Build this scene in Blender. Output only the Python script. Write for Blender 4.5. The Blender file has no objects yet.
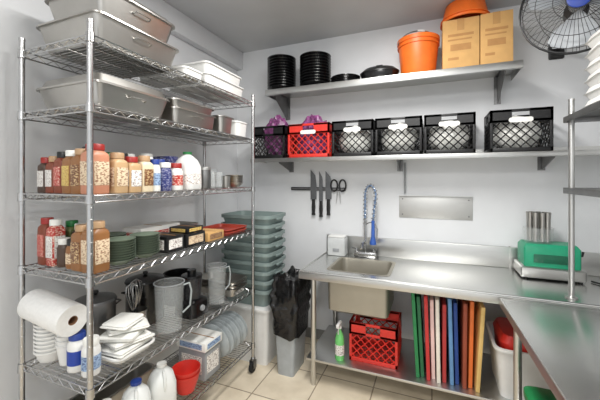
import bpy, bmesh, math, random
from mathutils import Vector, Matrix, noise
random.seed(4)
S = bpy.context.scene
C = S.collection
R = math.radians
PI = math.pi
# ---------------------------------------------------------------- camera model
YAW = R(22.4); c_, s_ = math.cos(YAW), math.sin(YAW); H = 1.63; F = 320.0; HY = 178.0
def Xat(px, Y):
    t = (px-300)/F
    return Y*(t*c_-s_)/(c_+t*s_)
cam = bpy.data.cameras.new('camera'); co = bpy.data.objects.new('camera', cam); C.objects.link(co)
co.location = (0, 0, H); co.rotation_euler = (R(90), 0, YAW)
cam.sensor_width = 36; cam.lens = 36*F/600; cam.shift_y = -(200-HY)/600; cam.clip_start = .02
S.camera = co
S.view_settings.view_transform = 'Standard'

# ---------------------------------------------------------------- materials
def lin(c):
    return tuple((v/12.92 if v <= .04045 else ((v+.055)/1.055)**2.4) for v in c)
MC = {}
def mat(name, col, rough=.5, metal=0, var=.08, scale=14, bump=0, alpha=1, trans=0, stretch=(1,1,1), spec=.5, rvar=0, ink=None):
    if name in MC: return MC[name]
    m = bpy.data.materials.new(name); m.use_nodes = True
    nt = m.node_tree; b = nt.nodes['Principled BSDF']
    tc = nt.nodes.new('ShaderNodeTexCoord'); mp = nt.nodes.new('ShaderNodeMapping'); mp.inputs['Scale'].default_value = stretch
    nt.links.new(tc.outputs['Object'], mp.inputs[0])
    n = nt.nodes.new('ShaderNodeTexNoise'); n.inputs['Scale'].default_value = scale; n.inputs['Detail'].default_value = 3
    nt.links.new(mp.outputs[0], n.inputs['Vector'])
    r = nt.nodes.new('ShaderNodeValToRGB'); l = lin(col)
    r.color_ramp.elements[0].color = tuple(v*(1-var) for v in l)+(1,); r.color_ramp.elements[0].position = .3
    r.color_ramp.elements[1].color = tuple(min(1, v*(1+var)) for v in l)+(1,); r.color_ramp.elements[1].position = .7
    nt.links.new(n.outputs['Fac'], r.inputs[0]); last = r.outputs[0]
    if ink:      # small printed lines of a paper label
        sp = nt.nodes.new('ShaderNodeMapping'); sp.inputs['Scale'].default_value = (90, 90, 210)
        nt.links.new(tc.outputs['Object'], sp.inputs[0])
        vo = nt.nodes.new('ShaderNodeTexNoise'); vo.inputs['Scale'].default_value = 1.0; vo.inputs['Detail'].default_value = 1
        nt.links.new(sp.outputs[0], vo.inputs['Vector'])
        rr = nt.nodes.new('ShaderNodeValToRGB'); rr.color_ramp.elements[0].position = .52; rr.color_ramp.elements[1].position = .60
        rr.color_ramp.elements[1].color = (.85,.85,.85,1)
        nt.links.new(vo.outputs['Fac'], rr.inputs[0])
        mx = nt.nodes.new('ShaderNodeMixRGB'); mx.inputs[2].default_value = lin(ink)+(1,)
        nt.links.new(rr.outputs[0], mx.inputs[0]); nt.links.new(last, mx.inputs[1]); last = mx.outputs[0]
    nt.links.new(last, b.inputs['Base Color'])
    b.inputs['Roughness'].default_value = rough; b.inputs['Metallic'].default_value = metal
    b.inputs['Alpha'].default_value = alpha; b.inputs['Transmission Weight'].default_value = trans
    b.inputs['Specular IOR Level'].default_value = spec
    if rvar:
        mr = nt.nodes.new('ShaderNodeMapRange'); mr.inputs[3].default_value = rough-rvar; mr.inputs[4].default_value = rough+rvar
        nt.links.new(n.outputs['Fac'], mr.inputs[0]); nt.links.new(mr.outputs[0], b.inputs['Roughness'])
    if bump:
        bp = nt.nodes.new('ShaderNodeBump'); bp.inputs['Strength'].default_value = bump; bp.inputs['Distance'].default_value = .01
        nt.links.new(n.outputs['Fac'], bp.inputs['Height']); nt.links.new(bp.outputs[0], b.inputs['Normal'])
    MC[name] = m
    return m
WALL = mat('wall_paint', (.865,.872,.880), .5, var=.04, scale=3)
CEIL = mat('ceiling_paint', (.76,.765,.77), .38, var=.04, scale=3)
STEEL = mat('brushed_steel', (.80,.80,.79), .34, 1, var=.02, scale=6, stretch=(1,10,10), rvar=.01)
TOPST = mat('worn_worktop_steel', (.83,.83,.82), .25, 1, var=.015, scale=2, stretch=(1,3,1), rvar=.02)
BASIN = mat('matte_basin_steel', (.68,.66,.61), .45, .75, var=.03)
PANST = mat('pan_steel', (.72,.71,.69), .32, 1, var=.05, scale=8, rvar=.03)
BLADE = mat('blade_steel', (.70,.70,.70), .45, .8, var=.05)
DSTEEL = mat('dull_steel', (.52,.52,.52), .45, 1, var=.1)
CHROME = mat('chrome_wire', (.74,.74,.74), .25, 1, var=.06)
BLACK = mat('black_plastic', (.07,.07,.075), .42, var=.15)
BLACKG = mat('black_gloss', (.055,.055,.06), .22, var=.15)
RED = mat('red_plastic', (.84,.20,.16), .42)
DRED = mat('dull_red_plastic', (.62,.22,.16), .45)
ORANGE = mat('orange_plastic', (.93,.44,.14), .42)
WHITE = mat('white_plastic', (.90,.90,.89), .42, var=.03)
FOAM = mat('white_foam', (.90,.90,.89), .75, var=.02)
PAPER = mat('white_paper', (.91,.91,.90), .9, var=.03, bump=.2, scale=60)
GREY = mat('grey_tub_plastic', (.50,.56,.55), .48, var=.05)
CARD = mat('cardboard', (.80,.63,.40), .85, var=.06)
CARDD = mat('cardboard_print', (.60,.43,.25), .85)
CLEAR = mat('clear_plastic', (.88,.90,.90), .07, alpha=.11, var=.02)
BLUE = mat('blue_plastic', (.12,.25,.62), .4)
PBLUE = mat('pale_blue_hose', (.42,.52,.66), .4)
HBLUE = mat('spray_handle_blue', (.22,.38,.70), .4)
GREEN = mat('green_plastic', (.10,.50,.28), .35)
MINT = mat('machine_green', (.12,.58,.43), .38)
GRAY2 = mat('grey_plastic', (.58,.59,.60), .5)
BOWLG = mat('glazed_green_grey', (.42,.47,.41), .25)
BAG = mat('black_bag_film', (.07,.07,.075), .22, bump=.9, scale=34)
PURP = mat('purple_film', (.50,.27,.46), .3, var=.6, scale=30, bump=.5)
BROWN = mat('brown_board_tube', (.50,.36,.25), .9)
CLOTHW = mat('pale_bag_film', (.93,.93,.91), .4, bump=.4, scale=14)
LINEN = mat('white_cotton', (.90,.90,.88), .9, var=.04, bump=.4, scale=30)
RUBBER = mat('black_rubber', (.1,.1,.1), .7)

# ---------------------------------------------------------------- mesh builder
def rrect(w, d, r, z, n=4, cx=0, cy=0):
    pts = []
    r = min(r, w/2-1e-4, d/2-1e-4)
    for (sx, sy, a0) in ((1,1,0), (-1,1,90), (-1,-1,180), (1,-1,270)):
        for k in range(n+1):
            a = R(a0+90*k/n)
            pts.append((cx+sx*(w/2-r)+r*math.cos(a), cy+sy*(d/2-r)+r*math.sin(a), z))
    return pts
class MB:
    def __init__(s): s.bm = bmesh.new()
    def box(s, x0, x1, y0, y1, z0, z1, bev=0, M=None):
        g = bmesh.ops.create_cube(s.bm, size=1)['verts']
        for v in g:
            v.co = Vector(((x0+x1)/2+v.co.x*(x1-x0), (y0+y1)/2+v.co.y*(y1-y0), (z0+z1)/2+v.co.z*(z1-z0)))
        vs = set(g)
        if bev:
            es = list({e for v in g for e in v.link_edges})
            out = bmesh.ops.bevel(s.bm, geom=es, offset=bev, segments=2, affect='EDGES', profile=.5)
            vs = set(out['verts']) | {v for v in g if v.is_valid}
        if M is not None:
            for v in vs: v.co = M @ v.co
        return s
    def rings(s, rings, cap0=True, cap1=True, M=None):
        prev = None; first = None
        for rg in rings:
            cur = [s.bm.verts.new(M @ Vector(p) if M is not None else p) for p in rg]
            if prev:
                n = len(cur)
                if len(prev) == 1:
                    for i in range(n): s.bm.faces.new((prev[0], cur[i], cur[(i+1) % n]))
                elif n == 1:
                    for i in range(len(prev)): s.bm.faces.new((prev[i], prev[(i+1) % len(prev)], cur[0]))
                else:
                    for i in range(n): s.bm.faces.new((prev[i], prev[(i+1) % n], cur[(i+1) % n], cur[i]))
            else: first = cur
            prev = cur
        if cap0 and len(first) > 2: s.bm.faces.new(first[::-1])
        if cap1 and len(prev) > 2: s.bm.faces.new(prev)
        return s
    def lathe(s, prof, seg=24, M=None, cx=0, cy=0, sx=1, sy=1, caps=False):
        rg = []
        for (r, z) in prof:
            if r < 1e-6: rg.append([(cx, cy, z)])
            else: rg.append([(cx+sx*r*math.cos(2*PI*k/seg), cy+sy*r*math.sin(2*PI*k/seg), z) for k in range(seg)])
        return s.rings(rg, caps, caps, M)
    def tube(s, pts, r, seg=6, M=None, closed=False):
        P = [Vector(p) for p in pts]; n = len(P)
        up = Vector((0,0,1)); rg = []
        t0 = (P[1]-P[0]).normalized()
        if abs(t0.dot(up)) > .95: up = Vector((1,0,0))
        u = t0.cross(up).normalized()
        for i in range(n):
            if closed: t = (P[(i+1) % n]-P[i-1]).normalized()
            else: t = (P[min(i+1, n-1)]-P[max(i-1, 0)]).normalized()
            u = (u-t*u.dot(t)).normalized(); v = t.cross(u)
            rr = r[i] if isinstance(r, (list, tuple)) else r
            rg.append([tuple(P[i]+(u*math.cos(2*PI*k/seg)+v*math.sin(2*PI*k/seg))*rr) for k in range(seg)])
        if closed: rg.append(rg[0])
        return s.rings(rg, not closed, not closed, M)
    def prism(s, pts, a0, a1, axis='y'):
        def f(p, a): return (p[0], a, p[1]) if axis == 'y' else ((p[0], p[1], a) if axis == 'z' else (a, p[0], p[1]))
        return s.rings([[f(p, a0) for p in pts], [f(p, a1) for p in pts]])
    def tub(s, w, d, h, taper=.02, t=.003, rim=.012, r=.03, z=0, cx=0, cy=0, rimh=.006):
        return s.rings([rrect(w-2*taper, d-2*taper, r*.8, z, 4, cx, cy), rrect(w, d, r, z+h-rimh, 4, cx, cy),
            rrect(w+2*rim, d+2*rim, r+rim, z+h-rimh-.002, 4, cx, cy), rrect(w+2*rim, d+2*rim, r+rim, z+h, 4, cx, cy),
            rrect(w-2*t, d-2*t, r, z+h, 4, cx, cy), rrect(w-2*taper-2*t, d-2*taper-2*t, r*.7, z+t, 4, cx, cy)])
    def blob(s, sx, sy, sz, cx=0, cy=0, cz=0, amp=.15, fr=3, sub=3, seed=0, floor=None):
        g = bmesh.ops.create_icosphere(s.bm, subdivisions=sub, radius=1)['verts']
        for v in g:
            n = v.co.copy(); k = 1+amp*noise.noise(n*fr+Vector((seed*3.1, seed, 0)))*2
            p = Vector((n.x*sx*k+cx, n.y*sy*k+cy, n.z*sz*k+cz))
            if floor is not None and p.z < floor: p.z = floor
            v.co = p
        return s
    def obj(s, name, m, parent=None, ang=35):
        bmesh.ops.recalc_face_normals(s.bm, faces=s.bm.faces)
        me = bpy.data.meshes.new(name); s.bm.to_mesh(me); s.bm.free()
        me.materials.append(m)
        for p in me.polygons: p.use_smooth = True
        me.set_sharp_from_angle(angle=R(ang))
        o = bpy.data.objects.new(name, me); C.objects.link(o)
        if parent is not None: o.parent = parent
        return o
def tag(o, label, cat, loc=None, rz=0, group=None):
    o['label'] = label; o['category'] = cat
    if group: o['group'] = group
    if loc is not None: o.location = loc; o.rotation_euler = (0, 0, rz)
    return o
def thing(name, label, cat, loc=(0,0,0), rz=0, group=None):
    o = bpy.data.objects.new(name, None); C.objects.link(o); o.empty_display_size = .05
    return tag(o, label, cat, loc, rz, group)
def struct(name, mb, m):
    o = mb.obj(name, m); o['kind'] = 'structure'; return o
ORDT = ['topmost', 'second from the top', 'third from the top', 'fourth from the top', 'fifth from the top', 'sixth from the top', 'seventh from the top', 'eighth from the top', 'ninth from the top', 'tenth from the top', 'eleventh from the top', 'twelfth from the top']
def ordt(i, n): return 'lowest' if i == n-1 and n > 1 else ORDT[i]

# ---------------------------------------------------------------- room
YB = 3.07; XL = -2.03; ZC = 3.03; XR = 1.75
fm = bpy.data.materials.new('beige_floor_tile'); fm.use_nodes = True
nt = fm.node_tree; b = nt.nodes['Principled BSDF']; tc = nt.nodes.new('ShaderNodeTexCoord')
br = nt.nodes.new('ShaderNodeTexBrick'); br.offset = 0; br.inputs['Scale'].default_value = 1
br.inputs['Brick Width'].default_value = .42; br.inputs['Row Height'].default_value = .42; br.inputs['Mortar Size'].default_value = .005
br.inputs['Color1'].default_value = lin((.93,.88,.79))+(1,); br.inputs['Color2'].default_value = lin((.90,.85,.76))+(1,); br.inputs['Mortar'].default_value = lin((.62,.56,.48))+(1,)
nt.links.new(tc.outputs['Object'], br.inputs['Vector'])
ns = nt.nodes.new('ShaderNodeTexNoise'); ns.inputs['Scale'].default_value = 6; ns.inputs['Detail'].default_value = 6
nt.links.new(tc.outputs['Object'], ns.inputs['Vector'])
rp = nt.nodes.new('ShaderNodeValToRGB'); rp.color_ramp.elements[0].color = (.82,.80,.77,1); rp.color_ramp.elements[1].color = (1,1,1,1); rp.color_ramp.elements[0].position = .3; rp.color_ramp.elements[1].position = .65
nt.links.new(ns.outputs['Fac'], rp.inputs[0])
mx = nt.nodes.new('ShaderNodeMixRGB'); mx.blend_type = 'MULTIPLY'; mx.inputs[0].default_value = 1
nt.links.new(br.outputs['Color'], mx.inputs[1]); nt.links.new(rp.outputs['Color'], mx.inputs[2])
nt.links.new(mx.outputs[0], b.inputs['Base Color']); b.inputs['Roughness'].default_value = .35
struct('floor', MB().box(XL-.1, XR+.1, -1.6, YB+.1, -.1, 0), fm)
struct('wall_back', MB().box(XL-.1, XR+.1, YB, YB+.1, 0, ZC), WALL)
struct('wall_left', MB().box(XL-.1, XL, -1.6, YB, 0, ZC), WALL)
struct('wall_right', MB().box(XR, XR+.1, -1.6, YB, 0, ZC), WALL)
struct('ceiling', MB().box(XL-.1, XR+.1, -1.6, YB+.1, ZC, ZC+.1), CEIL)
struct('trim_1', MB().box(XL, XL+.075, -1.6, YB, 2.84, ZC, .006), WALL)
BASE = mat('grey_cove_base', (.5,.5,.49), .5)
struct('baseboard_back', MB().box(XL+.012, XR, YB-.012, YB, 0, .10, .003), BASE)
struct('baseboard_left', MB().box(XL, XL+.012, -1.6, YB, 0, .10, .003), BASE)

# ---------------------------------------------------------------- wire shelving unit
XF, XB_, Y0, Y1 = -1.394, -1.90, .952, 2.343
rcx, rcy = (XF+XB_)/2, (Y0+Y1)/2; hx, hy = (XF-XB_)/2, (Y1-Y0)/2
rack = thing('wire_shelving_unit', 'tall chrome wire shelving unit on casters loaded with kitchen supplies, against the left wall', 'shelving', (rcx, rcy, 0))
SZ = [2.27, 1.96, 1.555, 1.19, .70, .24]
def shelf_mesh():
    m = MB()
    for z in (-.004, -.034):
        m.tube([(-hx,-hy,z), (hx,-hy,z), (hx,hy,z), (-hx,hy,z)], .0038, 6, closed=False)
        m.tube([(-hx,hy,z), (-hx,-hy,z)], .0038, 6)
    n = 54
    for k in range(1, n):
        y = -hy+2*hy*k/n
        m.tube([(-hx,y,-.003), (hx,y,-.003)], .0021, 4)
    for x in (-hx*.5, 0, hx*.5): m.tube([(x,-hy,-.009), (x,hy,-.009)], .003, 5)
    def zig(a, b, nn):
        a = Vector(a); b = Vector(b); p = []
        for k in range(nn*2+1):
            q = a.lerp(b, k/(nn*2)); q.z = -.006 if k % 2 == 0 else -.033; p.append(tuple(q))
        m.tube(p, .0022, 4)
    zig((-hx,-hy,0), (hx,-hy,0), 7); zig((-hx,hy,0), (hx,hy,0), 7); zig((hx,-hy,0), (hx,hy,0), 19); zig((-hx,-hy,0), (-hx,hy,0), 19)
    for sx in (-1,1):
        for sy in (-1,1):
            m.lathe([(.0135,-.042), (.019,-.040), (.017,.002), (.0135,.002)], 14, cx=sx*hx, cy=sy*hy)
    return m
sh0 = shelf_mesh().obj('wire_shelf', CHROME, rack); sh0.location = (0, 0, SZ[0])
for z in SZ[1:]:
    o = sh0.copy(); C.objects.link(o); o.location = (0, 0, z)
pm = MB().lathe([(0,.12), (.0128,.12), (.0128,2.315), (.014,2.316), (.014,2.33), (0,2.333)], 14)
for k in range(13, 85, 2):
    pm.lathe([(.0128,k*.0254), (.0134,k*.0254+.001), (.0128,k*.0254+.002)], 12)
post0 = pm.obj('post', CHROME)
cm = MB().lathe([(0,.0), (.02,.0), (.02,.02), (.012,.03), (0,.03)], 12, M=Matrix.Translation((0,0,.095)))
cm.box(-.022,-.018,-.025,.02,.035,.10); cm.box(.018,.022,-.025,.02,.035,.10)
cast0 = cm.obj('caster', DSTEEL)
wh0 = MB().lathe([(0,-.014), (.04,-.014), (.045,-.009), (.045,.009), (.04,.014), (0,.014)], 20, M=Matrix.Translation((0,-.01,.045))@Matrix.Rotation(R(90),4,'Y')).obj('wheel', RUBBER)
first = True
for sx in (-1,1):
    for sy in (-1,1):
        a = post0 if first else post0.copy(); bq = cast0 if first else cast0.copy(); w = wh0 if first else wh0.copy()
        if not first:
            for q in (a, bq, w): C.objects.link(q)
        a.parent = rack; a.location = (sx*hx, sy*hy, 0); bq.parent = a; bq.location = (0,0,0); w.parent = bq; w.location = (0,0,0)
        first = False
SH = [z+.0005 for z in SZ]

# ---------------------------------------------------------------- generic makers
def pan(name, label, X0, X1, Ya, Yb, z, h, m=PANST, handles=True, rim=.014, taper=.018, rz=0, group=None, cat='pan', r=.035, lid=0):
    w, d = X1-X0-2*rim, Yb-Ya-2*rim
    t = thing(name, label, cat, ((X0+X1)/2, (Ya+Yb)/2, z), rz, group)
    MB().tub(w, d, h, taper, .003, rim, r).obj('body', m, t)
    if handles:
        for sg in (-1,1):
            q = MB(); x = sg*(w/2-taper*.3)
            q.tube([(x,-.05,h*.62), (x+sg*.022,-.045,h*.66), (x+sg*.026,0,h*.67), (x+sg*.022,.045,h*.66), (x,.05,h*.62)], .004, 8)
            q.obj('handle', m, t)
    if lid:
        w, d = w+2*rim-.01, d+2*rim-.01; zb = h+.0005
        l = MB().rings([rrect(w,d,.04,zb), rrect(w,d,.04,zb+.004), rrect(w-.03,d-.03,.035,zb+.007), rrect(w-.06,d-.06,.03,zb+lid), rrect(w-.09,d-.09,.03,zb+lid+.002)]).obj('lid', m, t)
        if handles: MB().tube([(0,-.06,zb+lid), (0,-.055,zb+lid+.025), (0,.055,zb+lid+.025), (0,.06,zb+lid)], .005, 8).obj('lid_handle', m, l)
    return t
def bottle(name, label, X, Y, z, r, h, bm_, cm_, lm=None, sq=False, caph=.03, capr=.85, neck=.8, cat='bottle', group=None, rz=0):
    t = thing(name, label, cat, (X, Y, z), rz, group)
    hb = h-caph
    if sq:
        rg = [rrect(2*r*.94,2*r*.94,r*.3,0), rrect(2*r,2*r,r*.35,.006), rrect(2*r,2*r,r*.35,hb*.86), rrect(2*r*.96,2*r*.96,r*.4,hb*.92), rrect(2*r*neck*.9,2*r*neck*.9,r*neck*.88,hb)]
        MB().rings(rg).obj('body', bm_, t)
        if lm:
            for sg, ax in ((1,'x'), (-1,'y')):      # a label panel on the two faces seen, sides left bare
                q = MB(); w = r*.80
                if ax == 'x': q.box(r+.0002, r+.0014, -w, w, hb*.20, hb*.74, .0004)
                else: q.box(-w, w, -r-.0014, -r-.0002, hb*.20, hb*.74, .0004)
                q.obj('label', lm, t)
    else:
        MB().lathe([(0,0), (r*.93,0), (r,.006), (r,hb*.80), (r*.95,hb*.88), (r*neck,hb*.96), (r*neck*.97,hb), (0,hb)], 20).obj('body', bm_, t)
        if lm: MB().lathe([(0,hb*.22), (r+.0009,hb*.22), (r+.0009,hb*.68), (0,hb*.68)], 20).obj('label', lm, t)
    cr = r*capr
    MB().lathe([(0,hb+.0004), (cr,hb+.0004), (cr,h-.004), (cr*.93,h), (0,h)], 20).obj('cap', cm_, t)
    return t
def cbox(name, label, X0, X1, Ya, Yb, z, h, m, pm_=None, side='x', cat='box', group=None, rz=0):
    t = thing(name, label, cat, ((X0+X1)/2, (Ya+Yb)/2, z), rz, group); w, d = X1-X0, Yb-Ya
    MB().box(-w/2,w/2,-d/2,d/2,0,h,.003).obj('body', m, t)
    MB().box(-w/2+.002,w/2-.002,-.004,.004,h,h+.0012).obj('lid_seam', CARDD, t)
    if pm_:
        MB().box(w/2,w/2+.0012,-d*.38,d*.38,h*.2,h*.8).obj('label', pm_, t)
        MB().box(-w*.38,w*.38,-d/2-.0012,-d/2,h*.2,h*.8).obj('label', pm_, t)
    return t

# ---------------------------------------------------------------- rack, top shelf
z = SH[0]
pan('roasting_pan', 'big steel roasting pan at the near end of the rack top, bottom of its pile', -1.885, -1.405, .985, 1.53, z, .13, taper=.03)
pan('roasting_pan', 'upper lidded steel roasting pan standing on the big one on the rack top', -1.86, -1.42, 1.01, 1.515, z+.1405, .13, taper=.03, lid=.03)
pan('storage_tray', 'shallow white plastic tray with lid on the rack top beside steel pans', -1.83, -1.405, 1.555, 1.745, z, .055, WHITE, False, .006, .008, cat='tray', lid=.018)
pan('storage_tub', 'deep white plastic tub near far end of rack top, under another tub', -1.80, -1.41, 1.77, 2.26, z, .085, WHITE, False, .010, .012, cat='tub')
pan('storage_tub', 'white lidded plastic tub stacked upper at far end of the rack top', -1.79, -1.42, 1.78, 2.24, z+.086, .08, WHITE, False, .010, .012, cat='tub', lid=.012)
# second shelf
z = SH[1]
pan('roasting_pan', 'wide lidded steel roasting pan with flared rim on the second rack shelf', -1.885, -1.405, .985, 1.455, z, .12, taper=.03, lid=.045)
pan('steam_table_pan', 'deep steel steam pan, lower of the pair in the middle of second shelf', -1.80, -1.41, 1.475, 1.90, z, .10, taper=.012)
pan('steam_table_pan', 'steel steam pan resting on the deep one mid second shelf', -1.79, -1.42, 1.485, 1.89, z+.1005, .055, taper=.012, handles=False)
pan('steam_table_pan', 'small steel pan at the far end of the second rack shelf', -1.78, -1.41, 1.93, 2.12, z, .13, taper=.01, handles=False)
pan('storage_tub', 'small pale lidded tub beside the far post on the second rack shelf', -1.78, -1.41, 2.14, 2.31, z, .12, WHITE, False, .006, .01, cat='tub', lid=.012)

# third shelf : spices
z = SH[2]
def pl(n, c, r=.40, ink=None): return mat(n, c, r, ink=ink)
M_ = dict(amber=pl('amber_spice',(.56,.38,.22)), paprika=pl('paprika_red',(.50,.25,.17)), tan=pl('tan_spice',(.76,.63,.47)), pep=pl('pepper_brown',(.30,.23,.19)),
          salmon=pl('salmon_spice',(.76,.52,.41)), herb=pl('herb_green',(.38,.42,.24)), cream=pl('cream_powder',(.88,.82,.70)), navy=pl('navy_label',(.14,.18,.42),ink=(.6,.6,.7)),
          lb=pl('pale_blue_label',(.60,.70,.82),ink=(.25,.3,.5)), rl=pl('red_label',(.70,.18,.15),ink=(.93,.85,.78)), wl=pl('white_label',(.93,.92,.90),ink=(.50,.42,.40)), yl=pl('yellow_label',(.84,.74,.42),ink=(.6,.35,.2)), gl=pl('green_label',(.18,.45,.25),ink=(.7,.75,.6)),
          tl=pl('tan_label',(.88,.80,.68),ink=(.5,.30,.20)), bl=pl('brown_label',(.45,.29,.19),ink=(.85,.74,.55)), plain=pl('plain_white',(.92,.92,.90)),
          capr=pl('red_cap',(.60,.15,.13)), capw=pl('white_cap',(.90,.90,.88)), capk=pl('black_cap',(.09,.09,.09)), capg=pl('green_cap',(.10,.45,.22)), capt=pl('tan_cap',(.70,.57,.43)), capb=pl('blue_cap',(.15,.25,.55)), badge=pl('plate_white',(.93,.93,.91)))
SB = 'spice_bottle'
G3 = 'spice containers on the third rack shelf'
for (lab, X, Y, r, h, bm_, cp, lb_, sq) in [
  ('small dark pepper bottle with red cap at wall-side near corner of the spice shelf', -1.838, 1.03, .031, .18, 'pep','capr','wl',True),
  ('brown spice bottle with white label second from wall along near end of spice shelf', -1.772, 1.03, .031, .185, 'paprika','capt','wl',True),
  ('slim brown spice bottle with black cap and red label at spice shelf near end', -1.706, 1.03, .031, .205, 'paprika','capk','rl',True),
  ('amber spice bottle with yellow label at the near end of spice shelf', -1.638, 1.03, .033, .21, 'amber','capw','yl',True),
  ('brown square shaker with tan cap beside the salmon shaker on the spice shelf', -1.562, 1.03, .037, .215, 'amber','capt','bl',True),
  ('large salmon coloured shaker with red cap beside the near front post', -1.472, 1.03, .046, .235, 'salmon','capr','tl',True),
  ('tan square spice jar with brown cap, first behind the salmon shaker', -1.452, 1.128, .038, .20, 'tan','capt','tl',True),
  ('tan square spice jar with pale label and red cap, next along front row', -1.452, 1.209, .038, .185, 'tan','capr','wl',True),
  ('cream powder jar with brown label between tan jars and pale blue bottle', -1.452, 1.289, .037, .195, 'cream','capt','bl',True),
  ('slim white bottle with pale blue label in front row of spice shelf', -1.450, 1.362, .030, .18, 'plain','capb','lb',False),
  ('navy blue tub with white lid in the front row of spice shelf', -1.455, 1.438, .041, .165, 'navy','capw','navy',False),
  ('white canister with red label just before the green capped jug', -1.455, 1.527, .042, .165, 'plain','capr','rl',False),
  ('dark herb jar with green label in second row behind the tan jars', -1.57, 1.16, .038, .20, 'herb','capg','gl',True),
  ('tall black capped pepper jar in the second row of spice shelf', -1.57, 1.245, .038, .21, 'pep','capk','wl',True),
  ('yellow labelled mustard powder jar in the second row of spice shelf', -1.57, 1.33, .038, .19, 'cream','capr','yl',True),
  ('deep red paprika jar with white cap in the second row of spice shelf', -1.57, 1.417, .038, .20, 'paprika','capw','rl',True),
  ('pale blue canister with blue cap behind the white red labelled canister', -1.57, 1.51, .038, .19, 'lb','capb','wl',False),
  ('brown syrup bottle with black cap standing at the wall side of spice shelf', -1.70, 1.16, .040, .24, 'pep','capk','bl',False),
  ('white bottle with green cap standing at the wall side of spice shelf', -1.70, 1.28, .040, .22, 'plain','capg','gl',False),
  ('red sauce bottle with white cap standing at the wall side of spice shelf', -1.70, 1.40, .038, .22, 'rl','capw','wl',False),
  ('tall cream powder canister with navy label at back of spice shelf', -1.70, 1.53, .044, .23, 'cream','capw','navy',False)]:
    bottle(SB, lab, X, Y, z, r, h, M_[bm_], M_[cp], M_[lb_] if lb_ else None, sq, group=G3)
def jug(name, label, X, Y, z, w, h, m, cap, rz=0, lm=None, group=None):
    t = thing(name, label, 'jug', (X,Y,z), rz, group)
    MB().rings([rrect(w*.93,w*.93,w*.2,0,5), rrect(w,w,w*.25,.01,5), rrect(w,w,w*.3,h*.6,5), rrect(w*.85,w*.85,w*.4,h*.78,5), rrect(w*.42,w*.42,w*.2,h*.9,5), rrect(w*.3,w*.3,w*.149,h*.92,5), rrect(w*.3,w*.3,w*.149,h*.955,5)]).obj('body', m, t)
    MB().tube([(w*.18,0,h*.88), (w*.36,0,h*.87), (w*.47,0,h*.76), (w*.49,0,h*.6), (w*.44,0,h*.5)], w*.06, 8).obj('handle', m, t)
    MB().lathe([(0,h*.94), (w*.19,h*.94), (w*.19,h*.995), (w*.16,h), (0,h)], 18).obj('cap', cap, t)
    if lm: MB().rings([rrect(w+.0015,w+.0015,w*.27,h*.14,5), rrect(w+.0015,w+.0015,w*.29,h*.42,5)]).obj('label', lm, t)
    return t
jug('handled_jug', 'white plastic jug with green cap standing on the spice shelf', -1.488, 1.665, z, .15, .245, WHITE, M_['capg'], R(95), M_['wl'])
def tumbler(label, X, Y, z, r, h, m=CLEAR, group=None, name='tumbler', cat='glass'):
    return tag(MB().lathe([(0,0), (r*.78,0), (r,h), (r-.003,h), (r*.78-.003,.006), (0,.006)], 20).obj(name, m), label, cat, (X,Y,z), 0, group)
bottle('metal_canister', 'brushed steel canister just past the green capped jug', -1.455, 1.80, z, .040, .15, DSTEEL, STEEL, None, False, .02, 1.02, .95, 'canister')
tumbler('clear tumbler beside the steel canister on the spice shelf', -1.46, 1.885, z, .034, .12)
tumbler('clear tumbler second from the steel canister on the spice shelf', -1.46, 1.965, z, .034, .12)
tumbler('steel cup nearest the far post on the spice shelf', -1.46, 2.05, z, .036, .09, PANST, name='metal_cup', cat='cup')
cbox('carton', 'tall navy and white carton behind the green capped jug', -1.74, -1.60, 1.62, 1.70, z, .22, M_['navy'], M_['wl'])
cbox('carton', 'yellow labelled white carton next to the navy carton on spice shelf', -1.74, -1.60, 1.72, 1.80, z, .20, M_['plain'], M_['yl'])
pan('storage_tub', 'clear lidless tub at the back far end of the spice shelf', -1.80, -1.55, 1.84, 2.10, z, .14, CLEAR, False, .006, .012, cat='tub')
def bowl(label, X, Y, z, r, h, m, group, name='bowl', cat='bowl', base=.5):
    return tag(MB().lathe([(0,0), (r*base,0), (r*base*1.02,.004), (r*.85,h*.55), (r,h), (r-.003,h), (r*.85-.004,h*.58), (r*base,.006), (0,.006)], 28).obj(name, m), label, cat, (X,Y,z), 0, group)
for i in range(4):
    bowl('small steel mixing bowl, %s in stack by the rack\'s far post' % ordt(3-i, 4), -1.49, 2.21, z+i*.018, .075, .045, PANST, 'nested steel bowls on the spice shelf')

# fourth shelf
z = SH[3]
for (lab, X, Y, r, h, bm_, cp, lb_, sq) in [
  ('red labelled seasoning bottle in the wall-side near corner of fourth shelf', -1.835, 1.03, .032, .235, 'paprika','capr','rl',True),
  ('white and red labelled seasoning bottle second from the wall on fourth shelf', -1.765, 1.03, .032, .23, 'rl','capw','wl',True),
  ('short brown jar with white cap on the fourth shelf near end', -1.697, 1.03, .031, .14, 'pep','capw',None,False),
  ('short tan jar with black cap on the fourth shelf near end', -1.631, 1.03, .031, .14, 'amber','capk','tl',False),
  ('large amber spice shaker with brown cap, left of pair on fourth shelf', -1.557, 1.03, .039, .215, 'amber','capt','bl',True),
  ('large orange brown spice shaker with tan cap beside near post on fourth shelf', -1.468, 1.03, .045, .235, 'amber','capt','tl',True),
  ('dark green herb bottle behind the red labelled pair on fourth shelf', -1.80, 1.13, .034, .21, 'herb','capg','gl',True),
  ('white capped pepper bottle behind the short jars on fourth shelf', -1.71, 1.12, .034, .20, 'pep','capw','wl',True)]:
    bottle(SB, lab, X, Y, z, r, h, M_[bm_], M_[cp], M_[lb_] if lb_ else None, sq)
for (nm, X, Y) in (('nearer front stack', -1.488, 1.168), ('farther front stack', -1.488, 1.328), ('rear stack', -1.655, 1.25)):
    for i in range(9):
        bowl('green grey bowl, %s in the %s on fourth shelf' % (ordt(8-i, 9), nm), X, Y, z+i*.0125, .078, .028, BOWLG, 'green grey bowls on the fourth rack shelf')
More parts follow.
